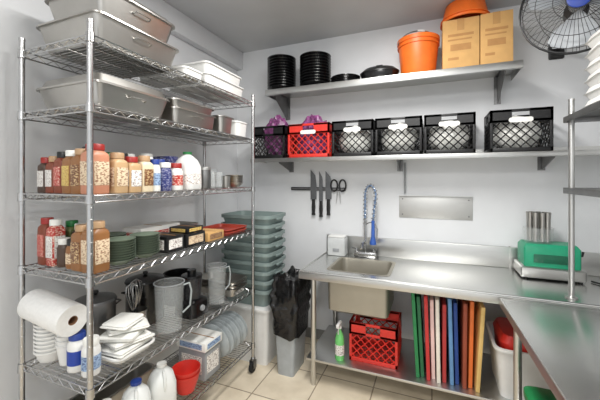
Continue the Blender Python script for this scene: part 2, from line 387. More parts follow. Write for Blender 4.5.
cbox('carton', 'black box with white label next to the green grey bowls', -1.60, -1.42, 1.42, 1.56, z, .095, BLACK, M_['wl'])
cbox('carton', 'black box with orange label in the middle of fourth shelf', -1.60, -1.42, 1.58, 1.76, z, .085, BLACK, M_['tl'])
cbox('carton', 'white carton with red label standing behind the two black boxes', -1.78, -1.62, 1.42, 1.74, z, .13, M_['plain'], M_['rl'])
cbox('carton', 'flat brown cardboard carton between black boxes and red trays', -1.62, -1.42, 1.79, 1.97, z, .06, CARD, M_['bl'])
cbox('carton', 'flat black carton lying on top of the orange labelled black box', -1.58, -1.43, 1.60, 1.75, z+.087, .035, BLACK, M_['yl'])
for i in range(2):
    pan('serving_tray', 'dull red serving tray, %s of two at far end of fourth shelf' % ('upper', 'lower')[1-i], -1.70, -1.41, 2.00, 2.30, z+i*.020, .028, DRED, False, .008, .012, group='red trays on the fourth shelf', cat='tray')
pan('storage_pan', 'shallow steel pan at the back of fourth shelf behind the brown carton', -1.88, -1.64, 1.79, 1.98, z, .10, PANST, False, .008, .012, cat='pan')

# fifth shelf
z = SH[4]
for i in range(8):
    tag(MB().lathe([(0,0), (.045,0), (.047,.004), (.066,.055), (.069,.055), (.069,.050), (.0685,.058), (.063,.058), (.045,.006), (0,.006)], 26).obj('bowl', FOAM),
        'white bowl, %s in the stack under the paper towel roll' % ordt(7-i, 8), 'bowl', (-1.82, 1.035, z+i*.0195), 0, 'white bowls stacked under the paper towel roll')
for i in range(4):
    tag(MB().lathe([(0,0), (.028,0), (.044,.10), (.048,.10), (.048,.104), (.0425,.104), (.0265,.004), (0,.004)], 22).obj('cup', FOAM),
        'white cup, %s in the stack beside the white bowls' % ordt(3-i, 4), 'cup', (-1.698, 1.04, z+i*.022), 0, 'white cups stacked beside the white bowls')
t = thing('paper_towel_roll', 'white paper towel roll lying tilted across stacked bowls at near end of rack', 'paper roll', (-1.715, .988, z+.275), 0)
ML = Matrix.Rotation(R(90+7), 4, 'Y')
MB().lathe([(.022,-.15), (.074,-.15), (.075,-.147), (.075,.147), (.074,.15), (.022,.15), (.022,-.15)], 36, M=ML).obj('paper', PAPER, t)
MB().lathe([(.0195,-.151), (.0218,-.151), (.0218,.151), (.0195,.151), (.0195,-.151)], 24, M=ML).obj('core', BROWN, t)
bottle('cleaner_bottle', 'blue labelled white bottle under the paper towel roll beside cups', -1.600, 1.03, z, .042, .178, WHITE, M_['capb'], BLUE, False)
bottle('cleaner_bottle', 'pale blue labelled squat bottle beside the near post under paper towel', -1.50, 1.03, z, .040, .17, WHITE, M_['capw'], M_['lb'], False)
pan('foam_tray', 'white foam tray under the pile of folded cloths by the near post', -1.60, -1.41, 1.10, 1.35, z, .035, FOAM, False, .01, .016, cat='tray')
def cloth(i, w, d, h):
    q = MB(); rg = []
    for (k, zz) in ((.90,0), (.98,.12), (1.0,.3), (.94,.5), (1.0,.7), (.98,.88), (.90,1.0)):
        ring = []
        for (x, y, _) in rrect(w*k, d*k, .012, 0, 6):
            nn = noise.noise(Vector((x*14, y*14, i*3.3+zz)))
            ring.append((x*(1+.2*nn), y*(1+.2*nn), h*zz*(1+.35*nn*(1 if zz > .2 else 0))))
        rg.append(ring)
    q.rings(rg)
    return q.obj('folded_cloth', LINEN, ang=50)
zc = z+.036
for i, (w, d, h, rz, dx, dy) in enumerate(((.175,.21,.026,4,0,0), (.165,.19,.024,-14,.004,.004), (.17,.17,.026,24,-.004,-.012), (.13,.19,.024,-34,.004,.01), (.14,.15,.026,12,-.006,-.01))):
    o = cloth(i, w, d, h)
    tag(o, 'folded white cloth, %s of the loose pile on the foam tray' % ordt(4-i, 5), 'cloth', (-1.510+dx, 1.225+dy, zc), R(rz), 'folded white cloths on the fifth shelf')
    zc += h*1.20
def pot(name, label, X, Y, z, r, h, m, lid=True, cat='pot', group=None):
    t = thing(name, label, cat, (X,Y,z), 0, group)
    MB().lathe([(0,0), (r*.95,0), (r,.01), (r,h), (r+.006,h), (r+.006,h-.004) , (r+.004,h+.002), (r-.004,h), (r-.005,.006), (0,.006)], 32).obj('body', m, t)
    for sg in (-1,1):
        MB().tube([(-.04,sg*r*.97,h*.8), (-.035,sg*(r+.03),h*.83), (.035,sg*(r+.03),h*.83), (.04,sg*r*.97,h*.8)], .005, 8).obj('handle', m, t)
    if lid:
        l = MB().lathe([(0,h+.003), (r+.004,h+.003), (r,h+.012), (r*.5,h+.03), (0,h+.034)], 32).obj('lid', m, t)
        MB().lathe([(0,h+.033), (.008,h+.033), (.016,h+.045), (.014,h+.055), (0,h+.056)], 16).obj('knob', BLACK, l)
    return t
pot('stock_pot', 'steel stock pot with lid behind the folded cloths on fifth shelf', -1.755, 1.23, z, .100, .24, DSTEEL)
pot('saucepan', 'black lidded pot behind the clear jug on fifth shelf', -1.745, 1.56, z, .115, .26, BLACKG)
t = thing('utensil_crock', 'small steel crock holding whisks behind the clear jug', 'crock', (-1.612, 1.392, z))
MB().lathe([(0,0), (.046,0), (.05,.005), (.05,.15), (.047,.15), (.047,.008), (0,.006)], 24).obj('body', PANST, t)
for j, (dx, dy, lab) in enumerate(((.0,-.020,'steel whisk in the crock leaning toward the folded cloths'), (-.020,.010,'steel whisk in the crock leaning toward the wall'))):
    wk = thing('whisk', lab, 'whisk', (-1.612+dx, 1.392+dy, z+.010))
    Mw = Matrix.Rotation(R(5), 4, Vector((-dy, dx, 0)).normalized())
    MB().lathe([(0,0), (.008,0), (.009,.06), (.006,.14), (0,.14)], 12, M=Mw).obj('handle', CHROME, wk)
    q = MB()
    for a in range(5):
        al = a*PI/5
        q.tube([((r*math.cos(al)), (r*math.sin(al)), zz) for (r, zz) in ((.004,.135),(.02,.19),(.034,.25),(.030,.29),(.0,.31),(-.030,.29),(-.034,.25),(-.02,.19),(-.004,.135))], .0018, 5, M=Mw)
    q.obj('wire_loops', CHROME, wk)
def pitcher(label, X, Y, z, r, h, rz):
    t = thing('pitcher', label, 'jug', (X,Y,z), rz)
    MB().lathe([(0,0), (r*.82,0), (r*.85,.006), (r,h), (r-.004,h), (r*.85-.004,.008), (0,.008)], 28).obj('body', CLEAR, t)
    MB().lathe([(r-.002,h-.004), (r+.003,h-.004), (r+.003,h+.001), (r-.002,h+.001), (r-.002,h-.004)], 28).obj('rim', GRAY2, t)
    MB().tube([(r*.97,0,h*.88), (r*1.4,0,h*.90), (r*1.55,0,h*.72), (r*1.45,0,h*.4), (r*.92,0,h*.28)], .006, 8).obj('handle', mat('clear_handle',(.75,.78,.78),.15,alpha=.6), t)
    return t
pitcher('large clear measuring jug with handle in front of the black pot', -1.495, 1.515, z, .088, .29, R(60))
pitcher('slim clear pitcher with handle farther along the fifth shelf', -1.49, 1.98, z, .070, .28, R(60))
t = thing('food_processor', 'black countertop food processor between the two clear jugs', 'appliance', (-1.53, 1.755, z), 0)
MB().rings([rrect(.18,.18,.04,0), rrect(.17,.17,.04,.09), rrect(.12,.12,.04,.11)]).obj('base', BLACKG, t)
MB().lathe([(0,.111), (.06,.111), (.07,.24), (.07,.25), (0,.25)], 24).obj('bowl', mat('smoked_plastic',(.2,.2,.21),.1,alpha=.7), t)
MB().lathe([(0,.2505), (.072,.2505), (.07,.265), (.03,.268), (.03,.30), (0,.30)], 24).obj('lid', BLACKG, t)
MB().lathe([(0,0), (.02,0), (.018,.012), (0,.012)], 16, M=Matrix.Translation((.0875,0,.05))@Matrix.Rotation(R(90),4,'Y')).obj('dial', GRAY2, t)
for i in range(3):
    pan('steam_table_pan', 'shallow steel pan, %s in the far end stack on fifth shelf' % ordt(2-i, 3), -1.80, -1.41, 2.08, 2.31, z+i*.028, .06, PANST, False, .01, .015, group='steel pans at far end of fifth shelf')
pot('saucepan', 'black saucepan without lid at the back of the fifth shelf far half', -1.76, 1.88, z, .105, .22, BLACK, False)

# bottom shelf
z = SH[5]
MILK = mat('translucent_milk_plastic', (.88,.89,.88), .4, var=.03)
jug('handled_jug', 'white plastic gallon jug nearest on the bottom rack shelf', -1.50, 1.10, z, .15, .28, MILK, M_['capw'], R(-40))
jug('handled_jug', 'white plastic gallon jug second along the bottom rack shelf', -1.50, 1.28, z, .15, .28, MILK, M_['capb'], R(-40))
jug('handled_jug', 'white plastic gallon jug beside the red bowls on bottom shelf', -1.50, 1.46, z, .15, .28, MILK, M_['capw'], R(-30))
for i in range(2):
    bowl('red plastic bowl, %s of two nested on the bottom rack shelf' % ('lower', 'upper')[i], -1.49, 1.655, z+i*.03, .090, .12, RED, 'red bowls nested on the bottom rack shelf', base=.6)
cbox('carton', 'light grey appliance carton past the red bowls on the bottom shelf', -1.66, -1.43, 1.77, 1.94, z, .20, GRAY2, M_['wl'])
cbox('carton', 'flat white carton lying on the grey appliance carton', -1.67, -1.42, 1.76, 1.95, z+.2015, .06, M_['plain'], M_['lb'])
CHINA = mat('pale_china', (.70,.73,.74), .2)
for i in range(7):
    Mx = Matrix.Rotation(R(-80), 4, 'X')
    o = MB().lathe([(0,0), (.078,0), (.084,.004), (.14,.018), (.14,.021), (.084,.008), (0,.006)], 36, M=Mx).obj('plate', CHINA)
    tag(o, 'pale dinner plate on edge, %s in the row on bottom shelf' % ['nearest', 'second nearest','third nearest','fourth nearest','fifth nearest','sixth nearest','farthest'][i], 'plate', (-1.54+(.012 if i % 2 else 0), 1.99+i*.043, z+.142), 0, 'dinner plates standing on edge on the bottom shelf')
pan('storage_pan', 'large steel pan along the wall side of the bottom shelf', -1.88, -1.68, 1.02, 1.60, z, .15, PANST, False, .01, .02, cat='pan')

# ---------------------------------------------------------------- bus tubs and white bin
t = thing('storage_bin', 'large white plastic bin on floor beneath the stack of grey tubs', 'bin', (-1.545, 2.61, 0))
MB().tub(.50, .38, .48, .03, .006, .012, .04).obj('body', WHITE, t)
MB().rings([rrect(.53,.41,.05,.481), rrect(.53,.41,.05,.495), rrect(.50,.38,.04,.50)]).obj('lid', WHITE, t)
nT = 9
for i in range(nT):
    o = thing('bus_tub', 'grey rectangular bus tub, %s in the tall stack' % ordt(nT-1-i, nT), 'tub', (-1.545+random.uniform(-.006,.006), 2.61, .502+i*.081), R(random.uniform(-1,1)), 'grey bus tubs stacked past the rack')
    MB().tub(.49, .355, .15, .035, .003, .016, .05, rimh=.026).obj('body', GREY, o)
    for sg in (-1,1):
        MB().box(sg*.264-.008, sg*.264+.008, -.06, .06, .105, .123, .003).obj('grip', GREY, o)

# ---------------------------------------------------------------- trash bin + bag
t = thing('waste_bin', 'slim light grey waste bin on floor left of the sink table leg', 'bin', (-1.12, 2.52, 0))
MB().tub(.19, .30, .44, .022, .004, .006, .03).obj('body', mat('light_grey_bin',(.66,.68,.69),.5), t)
bagm = MB(); rg = []
# a crumpled liner: skirt outside the bin rim, slack folds above it, mouth sagging inward
prof = [(.222,.332,.33,.004), (.226,.336,.38,.006), (.228,.338,.43,.006), (.228,.33,.46,.010), (.250,.35,.50,.018), (.240,.36,.54,.022), (.262,.36,.58,.024), (.240,.34,.62,.026), (.258,.36,.66,.028), (.235,.33,.70,.028), (.25,.34,.74,.030), (.225,.32,.775,.032), (.22,.31,.805,.034), (.17,.25,.815,.03), (.12,.19,.77,.02)]
for k, (w, d, zz, am) in enumerate(prof):
    ring = []
    for j, (x, y, z_) in enumerate(rrect(w, d, .07, zz, 16)):
        n_ = Vector((x, y, 0)).normalized(); th_ = math.atan2(y, x)
        a = noise.noise(Vector((x*20, y*20, zz*7)))+.45*math.sin(th_*11+3*noise.noise(Vector((x*9, y*9, zz*9))))
        up = .07*noise.noise(Vector((x*9+3, y*9, 1.7)))*max(0, (zz-.5)/.3)+.02*math.sin(th_*7)*max(0, (zz-.6)/.2)
        lowz = .03*noise.noise(Vector((x*16, y*16, 3))) if k == 0 else 0
        ring.append((x+n_.x*a*am, y+n_.y*a*am, z_+up+lowz))
    rg.append(ring)
bagm.rings(rg, False, True)
tag(bagm.obj('bin_bag', BAG, ang=75), 'black plastic bin bag bunched up over the grey waste bin', 'bag', (-1.12, 2.52, 0.0))

# ---------------------------------------------------------------- sink table
CX0, CX1, CY0, CY1, CZ = -.965, 1.72, 2.32, 3.065, .90
sx0, sx1, sy0, sy1 = -.77, -.30, 2.44, 2.88
tb = thing('sink_table', 'long stainless steel sink table with lower shelf along the back wall', 'table', (0, 0, 0))
m = MB(); th = .035
m.box(CX0, sx0, CY0, CY1, CZ-th, CZ); m.box(sx1, CX1, CY0, CY1, CZ-th, CZ)
m.box(sx0, sx1, CY0, sy0, CZ-th, CZ); m.box(sx0, sx1, sy1, CY1, CZ-th, CZ)
m.tube([(CX0+.008,CY0+.008,CZ), (CX1,CY0+.008,CZ)], .008, 10); m.tube([(CX0+.008,CY0+.008,CZ), (CX0+.008,CY1,CZ)], .008, 10)
m.obj('top', TOPST, tb)
MB().box(CX0, CX1, CY0-.012, CY0, CZ-.055, CZ-.001, .004).obj('front_edge', STEEL, tb)
m = MB(); m.box(CX0, CX1, CY1-.03, CY1, CZ, CZ+.17, .005); m.box(.58, .59, CY1-.034, CY1, CZ, CZ+.175)
m.obj('backsplash', STEEL, tb)
m = MB()
w, d = sx1-sx0, sy1-sy0; bx, by = (sx0+sx1)/2, (sy0+sy1)/2
m.rings([rrect(w+.03,d+.03,.05,CZ+.001,5,bx,by), rrect(w-.02,d-.02,.05,CZ+.001,5,bx,by), rrect(w-.03,d-.03,.05,CZ-.02,5,bx,by), rrect(w-.05,d-.05,.06,CZ-.30,5,bx,by), rrect(w-.12,d-.12,.06,CZ-.315,5,bx,by)], False, True)
bas = m.obj('basin', BASIN, tb)
MB().rings([rrect(w+.005,d+.005,.03,CZ-.036,5,bx,by), rrect(w-.004,d-.004,.03,CZ-.315,5,bx,by), rrect(w-.06,d-.06,.03,CZ-.335,5,bx,by)], False, True).obj('basin_shell', BASIN, bas)
MB().lathe([(0,CZ-.314), (.04,CZ-.314), (.045,CZ-.311), (.03,CZ-.309), (0,CZ-.312)], 20, cx=bx, cy=by).obj('drain', DSTEEL, bas)
MB().box(CX0+.04, CX1-.05, CY0+.05, CY1-.08, .185, .205, .004).obj('lower_shelf', STEEL, tb)
for x in (CX0+.10, CX1-.1):
    for y in (CY0+.06, CY1-.07):
        MB().lathe([(0,0), (.018,0), (.02,.02), (.018,.05), (.021,.06), (.021,CZ-.04), (0,CZ-.04)], 16, cx=x, cy=y).obj('leg', STEEL, tb)
MB().tube([(bx,by,CZ-.33), (bx,by+.02,.553), (bx,by+.10,.545), (bx,by+.25,.54), (bx+.02,CY1-.02,.52)], .018, 10).obj('drain_pipe', GRAY2, tb)

# faucet
fx, fy = -.57, 2.96
fa = thing('spray_faucet', 'chrome pre-rinse faucet with spring hose and blue spray handle', 'faucet', (fx, fy, CZ))
MB().box(-.10,.10,-.025,.025,0.001,.05,.01).obj('base', CHROME, fa)
MB().tube([(0,0,.05), (0,0,.36)], .012, 12).obj('riser', CHROME, fa)
for sg in (-1,1):
    q = MB(); q.lathe([(0,.05), (.018,.05), (.016,.08), (0,.085)], 14, cx=sg*.08); q.tube([(sg*.08,0,.075), (sg*.11,-.05,.09)], .007, 8); q.obj('tap_handle', CHROME, fa)
MB().tube([(0,0,.13), (0,-.05,.16), (0,-.14,.15), (0,-.18,.11)], .011, 10).obj('spout', CHROME, fa)
RA = Matrix.Rotation(R(62), 4, 'Z')
path = []
for k in range(41):
    a = k/40
    if a < .35: p = Vector((0, 0, .30+.27*a/.35))
    elif a < .75:
        q = (a-.35)/.4*PI; p = Vector((.0, -.06+.06*math.cos(q), .57+.09*math.sin(q)))
    else: p = Vector((.0, -.12+.03*(a-.75)/.25, .57-.22*(a-.75)/.25))
    path.append(RA @ p)
MB().tube(path, .009, 8).obj('hose', PBLUE, fa)
hel = []; turns = 22; NP = turns*10
for k in range(NP+1):
    f = k/NP*(len(path)-1); i = min(int(f), len(path)-2); p = path[i].lerp(path[i+1], f-i); tn = (path[i+1]-path[i]).normalized()
    u = RA @ Vector((1,0,0)); v = tn.cross(u); a = 2*PI*turns*k/NP
    hel.append(p+(u*math.cos(a)+v*math.sin(a))*.019)
MB().tube(hel, .0028, 5).obj('spring', CHROME, fa)
MH = RA @ Matrix.Translation((0,-.09,0))
MB().lathe([(0,.13), (.028,.13), (.030,.15), (.017,.20), (.015,.345), (0,.35)], 18, M=MH).obj('spray_head', HBLUE, fa)
MB().tube([(0,-.02,.32), (0,-.045,.27), (0,-.04,.18)], .007, 8, M=MH).obj('trigger', CHROME, fa)
MB().tube([(0,0,.30), (0,-.04,.32), (0,-.075,.33)], .005, 8, M=RA).obj('hose_hook', CHROME, fa)
t = thing('soap_dispenser', 'small white soap box in the rear left corner of the sink table', 'dispenser', (-.83, 2.955, CZ+.001))
MB().box(-.085,.085,-.06,.06,0,.17,.012).obj('body', mat('dull_white_box',(.78,.79,.79),.4), t)
MB().box(-.08,.08,-.055,.055,.17,.185,.006).obj('lid', WHITE, t)
MB().box(-.03,.03,-.066,-.06,.04,.07,.002).obj('lever', GRAY2, t)

# ---------------------------------------------------------------- crates
def crate(label, X0, X1, Ya, Yb, z, h, m, group=None, plate_=True):
    w, d = X1-X0, Yb-Ya
    t = thing('milk_crate', label, 'crate', ((X0+X1)/2, (Ya+Yb)/2, z), 0, group)
    q = MB(); e = .012
    for sx in (-1,1):
        for sy in (-1,1): q.box(sx*w/2-(e*1.6 if sx > 0 else 0), sx*w/2+(e*1.6 if sx < 0 else 0), sy*d/2-(e*1.6 if sy > 0 else 0), sy*d/2+(e*1.6 if sy < 0 else 0), 0, h, .003)
    hw = .055
    for sy in (-1,1):
        y0, y1 = (d/2-e, d/2) if sy > 0 else (-d/2, -d/2+e)
        q.box(-w/2, w/2, y0, y1, 0, .03, .002); q.box(-w/2, w/2, y0, y1, h-.02, h, .002); q.box(-w/2, w/2, y0, y1, h-.095, h-.075, .002)
        q.box(-w/2, -hw, y0, y1, h-.095, h); q.box(hw, w/2, y0, y1, h-.095, h)
    for sx in (-1,1):
        x0, x1 = (w/2-e, w/2) if sx > 0 else (-w/2, -w/2+e)
        q.box(x0, x1, -d/2, d/2, 0, .03, .002); q.box(x0, x1, -d/2, d/2, h-.02, h, .002); q.box(x0, x1, -d/2, d/2, h-.095, h-.075, .002)
        q.box(x0, x1, -d/2, -hw, h-.095, h); q.box(x0, x1, hw, d/2, h-.095, h)
    za, zb = .03, h-.095; HH = zb-za
    def lat(L, f, sp=.062):
        k = -HH
        while k < L:
            for sg in (0,1):
                a0, a1 = max(0, k), min(L, k+HH)
                if a1-a0 > .01:
                    z0, z1 = a0-k, a1-k
                    if sg: p0, p1 = (L-a0, z0), (L-a1, z1)
                    else: p0, p1 = (a0, z0), (a1, z1)
                    q.tube([f(p0[0]-L/2, za+p0[1]), f(p1[0]-L/2, za+p1[1])], .0045, 4)
            k += sp
    for sy in (-1,1): lat(w, lambda a, zz: (a, sy*(d/2-.006), zz))
    for sx in (-1,1): lat(d, lambda a, zz: (sx*(w/2-.006), a, zz))
    n = 7
    for k in range(1, n): q.box(-w/2+w*k/n-.003, -w/2+w*k/n+.003, -d/2, d/2, 0, .008)
    for k in range(1, n): q.box(-w/2, w/2, -d/2+d*k/n-.003, -d/2+d*k/n+.003, 0, .008)
    q.obj('body', m, t)
    if plate_:
        MB().rings([rrect(.15,.036,.016,0), rrect(.15,.036,.016,.0025)], M=Matrix.Translation((0,-d/2-.0001,h-.085+.006))@Matrix.Rotation(R(90),4,'X')).obj('label_plate', M_['badge'], t)
    return t
YF, YR = 2.745, 3.045; ZS = 1.822
xs = [(257,285),(287,330),(331,374),(374,423),(423,477),(489,555)]
cr = []
for i, (a, bb) in enumerate(xs):
    x0, x1 = Xat(a, YF), Xat(bb, YF)
    if i == 0: x0 = x1-.36
    cr.append((x0+.008, x1-.008))
crlab = ['black milk crate left of the red crate on the wall shelf', 'red milk crate on the wall shelf between black crates', 'black milk crate immediately right of the red one',
 'black milk crate third from the right end of the wall shelf', 'black milk crate second from right on the wall shelf', 'rightmost black milk crate, set apart on the wall shelf']
for i, (x0, x1) in enumerate(cr):
    crate(crlab[i], x0, x1, YF, YR, ZS, .31, RED if i == 1 else BLACK, 'milk crates on the wall shelf', i != 0)
fill = ['', '', 'wadded pale bag inside the crate right of the red one', 'wadded pale bag inside the third crate from the right', 'wadded pale bag inside the second crate from right', 'wadded pale bag inside the rightmost crate']
for i in range(2, 6):
    x0, x1 = cr[i]
    tag(MB().blob((x1-x0)/2-.030, .115, .135, 0, 0, .135, .07, 2.5, 3, i, .002).obj('packing_bag', CLOTHW, ang=60), fill[i], 'bag', ((x0+x1)/2, (YF+YR)/2, ZS+.010))
tag(MB().blob(.125,.10,.21,0,0,.21,.14,5,4,9,.002).obj('snack_bag', PURP, ang=40), 'purple plastic bag bulging from the black crate by the rack', 'bag', ((cr[0][0]+cr[0][1])/2+.02, (YF+YR)/2, ZS+.010))
tag(MB().blob(.15,.10,.195,0,0,.195,.14,5,4,5,.002).obj('snack_bag', PURP, ang=40), 'purple plastic bag heaped in the red crate on the wall shelf', 'bag', ((cr[1][0]+cr[1][1])/2, (YF+YR)/2, ZS+.010))

# ---------------------------------------------------------------- wall shelves
def wshelf(label, X0, X1, Ya, z, bxs, drop, lip=.038):
    t = thing('wall_shelf', label, 'shelf', ((X0+X1)/2, YB, z)); L = (X1-X0)/2; d = YB-Ya-.001
    m = MB(); m.box(-L, L, -d, -.001, -.004, 0); m.box(-L, L, -d-.002, -d+.004, -lip, 0, .002); m.box(-L, L, -d, -d+.025, -lip, -lip+.004); m.box(-L, L, -.008, -.001, 0, .05)
    m.box(-L,-L+.003,-d,-.001,-lip+.008,0); m.box(L-.003,L,-d,-.001,-lip+.008,0)
    m.obj('board', STEEL, t)
    for x in bxs:
        q = MB(); xx = x-(X0+X1)/2
        q.prism([(-.002,-.006), (-d+.03,-.006), (-d+.03,-.045), (-.05,-drop), (-.002,-drop)], xx-.002, xx+.002, 'x')
        q.box(xx-.025, xx+.025, -.006, -.001, -drop-.01, -.005); q.box(xx-.016, xx+.016, -d+.03, -.002, -.010, -.005)
        q.obj('bracket', DSTEEL, t)
    return t
wshelf('upper stainless wall shelf carrying black dishes, orange buckets and cardboard boxes', Xat(265,2.70), .60, 2.70, 2.47, (-1.40, .50), .22, .055)
wshelf('lower stainless wall shelf carrying the row of milk crates', -1.66, 1.55, 2.735, 1.82, (-1.36, -.27, .80, 1.4), .12)

# top shelf goods
z = 2.4705
for (nm, X, r, n) in (('left stack', Xat(281,2.86)-.005, .143, 12), ('right stack', Xat(313,2.86)+.015, .150, 11)):
    for i in range(n):
        tag(MB().lathe([(0,0), (r*.55,0), (r*.58,.004), (r*.94,.040), (r,.048), (r,.051), (r*.92,.045), (r*.56,.008), (0,.006)], 32).obj('serving_bowl', BLACKG), 'black serving bowl, %s in the %s on upper wall shelf' % (ordt(n-1-i, n), nm), 'bowl', (X, 2.885, z+i*.0265), 0, 'black bowls on the upper wall shelf')
for i in range(5):
    r = .135
    tag(MB().lathe([(0,0), (r*.6,0), (r*.64,.003), (r,.018), (r,.022), (r*.62,.008), (0,.006)], 32).obj('serving_plate', BLACKG), 'black plate, %s in the low stack right of tall bowl stacks' % ordt(4-i, 5), 'plate', (Xat(345,2.86), 2.88, z+i*.014), 0, 'black plates in the low stack')
t = thing('oval_casserole', 'black oval covered dish between plate stack and orange bucket', 'dish', (Xat(379,2.86), 2.88, z))
MB().lathe([(0,0), (.13,0), (.15,.02), (.165,.075), (.165,.08), (0,.08)], 32, sy=.72).obj('body', BLACKG, t)
MB().lathe([(0,.0805), (.17,.0805), (.17,.088), (.13,.12), (.05,.135), (0,.137)], 32, sy=.72).obj('lid', BLACK, t)
MB().tube([(-.03,0,.134), (-.025,0,.152), (.025,0,.152), (.03,0,.134)], .006, 8).obj('handle', BLACK, t)
def bucket(label, X, Y, z, r, h, up=True, bail=True, rz=0):
    t = thing('bucket', label, 'bucket', (X,Y,z), rz); f = (lambda zz: zz) if up else (lambda zz: h-zz)
    pr = [(0,0), (r*.80,0), (r*.82,.005), (r*.97,h*.80), (r*1.03,h*.80), (r*1.03,h*.83), (r*.98,h*.84), (r*.99,h*.9), (r*1.04,h*.90), (r*1.04,h), (r*.97,h), (r*.80,.008), (0,.008)]
    MB().lathe([(a, f(b_)) for a, b_ in pr], 36).obj('body', ORANGE, t)
    if bail:
        q = [(r*1.06*math.cos(R(a)), -.35*r*math.sin(R(a)), h*.87+.62*r*math.sin(R(a))) for a in range(0, 181, 10)]
        MB().tube(q, .0045, 6).obj('bail_handle', DSTEEL, t)
        MB().tube([q[8], q[9], q[10]], .011, 8).obj('grip', WHITE, t)
    return t
bucket('upright orange bucket with wire handle left of the cardboard boxes', Xat(418,2.86), 2.885, z, .163, .32, rz=R(25))
def carton(label, X0, X1, z, h, rz=0):
    w = X1-X0; d = .27
    t = thing('cardboard_box', label, 'box', ((X0+X1)/2, 2.90, z), rz, 'cardboard boxes on the upper wall shelf')
    MB().box(-w/2,w/2,-d/2,d/2,0,h,.003).obj('body', CARD, t)
    MB().box(-.025,.025,-d/2-.001,-d/2,h-.09,h).obj('tape', mat('packing_tape',(.72,.55,.34),.3), t)
    m = MB()
    for k, (a, bb, zz, hh) in enumerate([(-.35,.35,.66,.02),(-.35,.30,.58,.012),(-.28,.28,.38,.05),(-.35,-.05,.2,.02)]): m.box(a*w, bb*w, -d/2-.0008, -d/2, h*zz, h*zz+hh)
    m.obj('printed_panel', mat('faded_print', (.70,.52,.32), .85), t)
    return t
carton('left cardboard box beside the upright orange bucket', Xat(442,2.765)+.004, Xat(480,2.765)-.003, z, .395)
carton('right cardboard box nearest the end of upper wall shelf', Xat(480,2.765)+.003, Xat(514,2.765)-.004, z, .40)
bucket('wide orange tub turned upside down on top of the cardboard boxes', .245, 2.89, z+.4015, .175, .145, False, False)

# ---------------------------------------------------------------- fan
fn = thing('wall_fan', 'round black wall fan with pale blades and blue badge, top right', 'fan', (.845, 2.52, 2.715))
Mf = Matrix.Rotation(R(-14), 4, 'Z')@Matrix.Rotation(R(90), 4, 'X')
KF = 1.27
def FP(r, a, z): return tuple(Mf @ Vector((KF*r*math.cos(a), KF*r*math.sin(a), KF*z)))
q = MB()
for (r, z_) in ((.235,.0),(.237,.02),(.225,.05),(.17,.072),(.10,.083),(.05,.085),(.225,-.045),(.15,-.07)):
    q.tube([FP(r, 2*PI*k/36, z_) for k in range(36)], .0024 if r < .23 else .005, 5, closed=True)
for k in range(56):
    a = 2*PI*k/56
    q.tube([FP(.045,a,.085), FP(.12,a+.08,.081), FP(.19,a+.12,.065), FP(.236,a+.14,.012)], .0016, 3)
    if k % 2 == 0: q.tube([FP(.236,a,.0), FP(.21,a,-.05), FP(.06,a,-.08)], .0015, 3)
q.obj('cage', BLACK, fn)
MB().lathe([(0,.108), (.06,.108), (.06,.116), (.05,.12), (0,.121)], 24, M=Mf).obj('badge', BLUE, fn)
FB = mat('pale_fan_blade', (.66,.68,.70), .4)
for j in range(3):
    a0 = j*2*PI/3+.4; q = MB(); g = []
    for (r, wd) in ((.035,.35),(.08,.55),(.14,.62),(.19,.55),(.21,.35)):
        g.append([FP(r, a0-wd, -.02+.0), FP(r, a0-wd*.3, .005), FP(r, a0+wd*.4, .025), FP(r, a0+wd, .035), FP(r, a0+wd, .037), FP(r, a0+wd*.4, .027), FP(r, a0-wd*.3, .007), FP(r, a0-wd, -.018)])
    q.rings(g); q.obj('blade', FB, fn)
MB().lathe([(0,-.005), (.044,-.005), (.044,.045), (.02,.055), (0,.056)], 20, M=Mf).obj('hub', GRAY2, fn)
MB().lathe([(0,-.17), (.05,-.17), (.065,-.15), (.065,-.07), (.03,-.03), (0,-.03)], 20, M=Mf).obj('motor', BLACK, fn)
q = MB(); q.box(0,.10,.535,.549,-.16,.02,.01); q.tube([(.05,.54,-.08), (.06,.38,-.12), (.05,.22,-.08), (.03,.12,-.03)], .015, 10); q.obj('bracket', BLACK, fn)

# ---------------------------------------------------------------- knife bar
YK = YB-.001
kb = thing('magnetic_knife_bar', 'dark magnetic knife bar fixed on the wall above the sink corner', 'knife rack', ((Xat(291,3.05)+Xat(345,3.05))/2, YK, 1.52))
L = (Xat(345,3.05)-Xat(291,3.05))/2
MB().box(-L, L, -.020, 0, -.016, .016, .003).obj('bar', BLACK, kb)
MB().box(-L+.01, L-.01, -.022, -.0195, -.006, .006).obj('magnet_strip', DSTEEL, kb)
for (px, lab, bl, bw, hl, zb) in ((313,'leftmost broad chef knife hanging blade up on the magnetic bar',.30,.064,.16,1.255), (320.5,'slim carving knife hanging between two others on magnetic bar',.30,.040,.16,1.24), (328,'broad knife nearest the shears on the magnetic bar',.28,.062,.16,1.26)):
    X = Xat(px, 3.03)
    k = thing('kitchen_knife', lab, 'knife', (X, YK-.0233, zb), 0)
    MB().prism([(-bw/2,hl), (bw/2,hl), (bw/2,hl+bl*.45), (bw*.3,hl+bl*.8), (-bw/2,hl+bl)], -.0012, .0012, 'y').obj('blade', mat('dark_blade_steel',(.45,.46,.47),.4,.8), k)
    MB().rings([rrect(.040,.020,.006,0), rrect(.030,.018,.006,.03), rrect(.038,.02,.006,.08), rrect(.030,.016,.006,hl)]).obj('handle', BLACK, k)
k = thing('kitchen_shears', 'kitchen shears with black looped handles on the magnetic bar', 'scissors', (Xat(338,3.03), YK-.0265, 1.375))
KS = 1.25
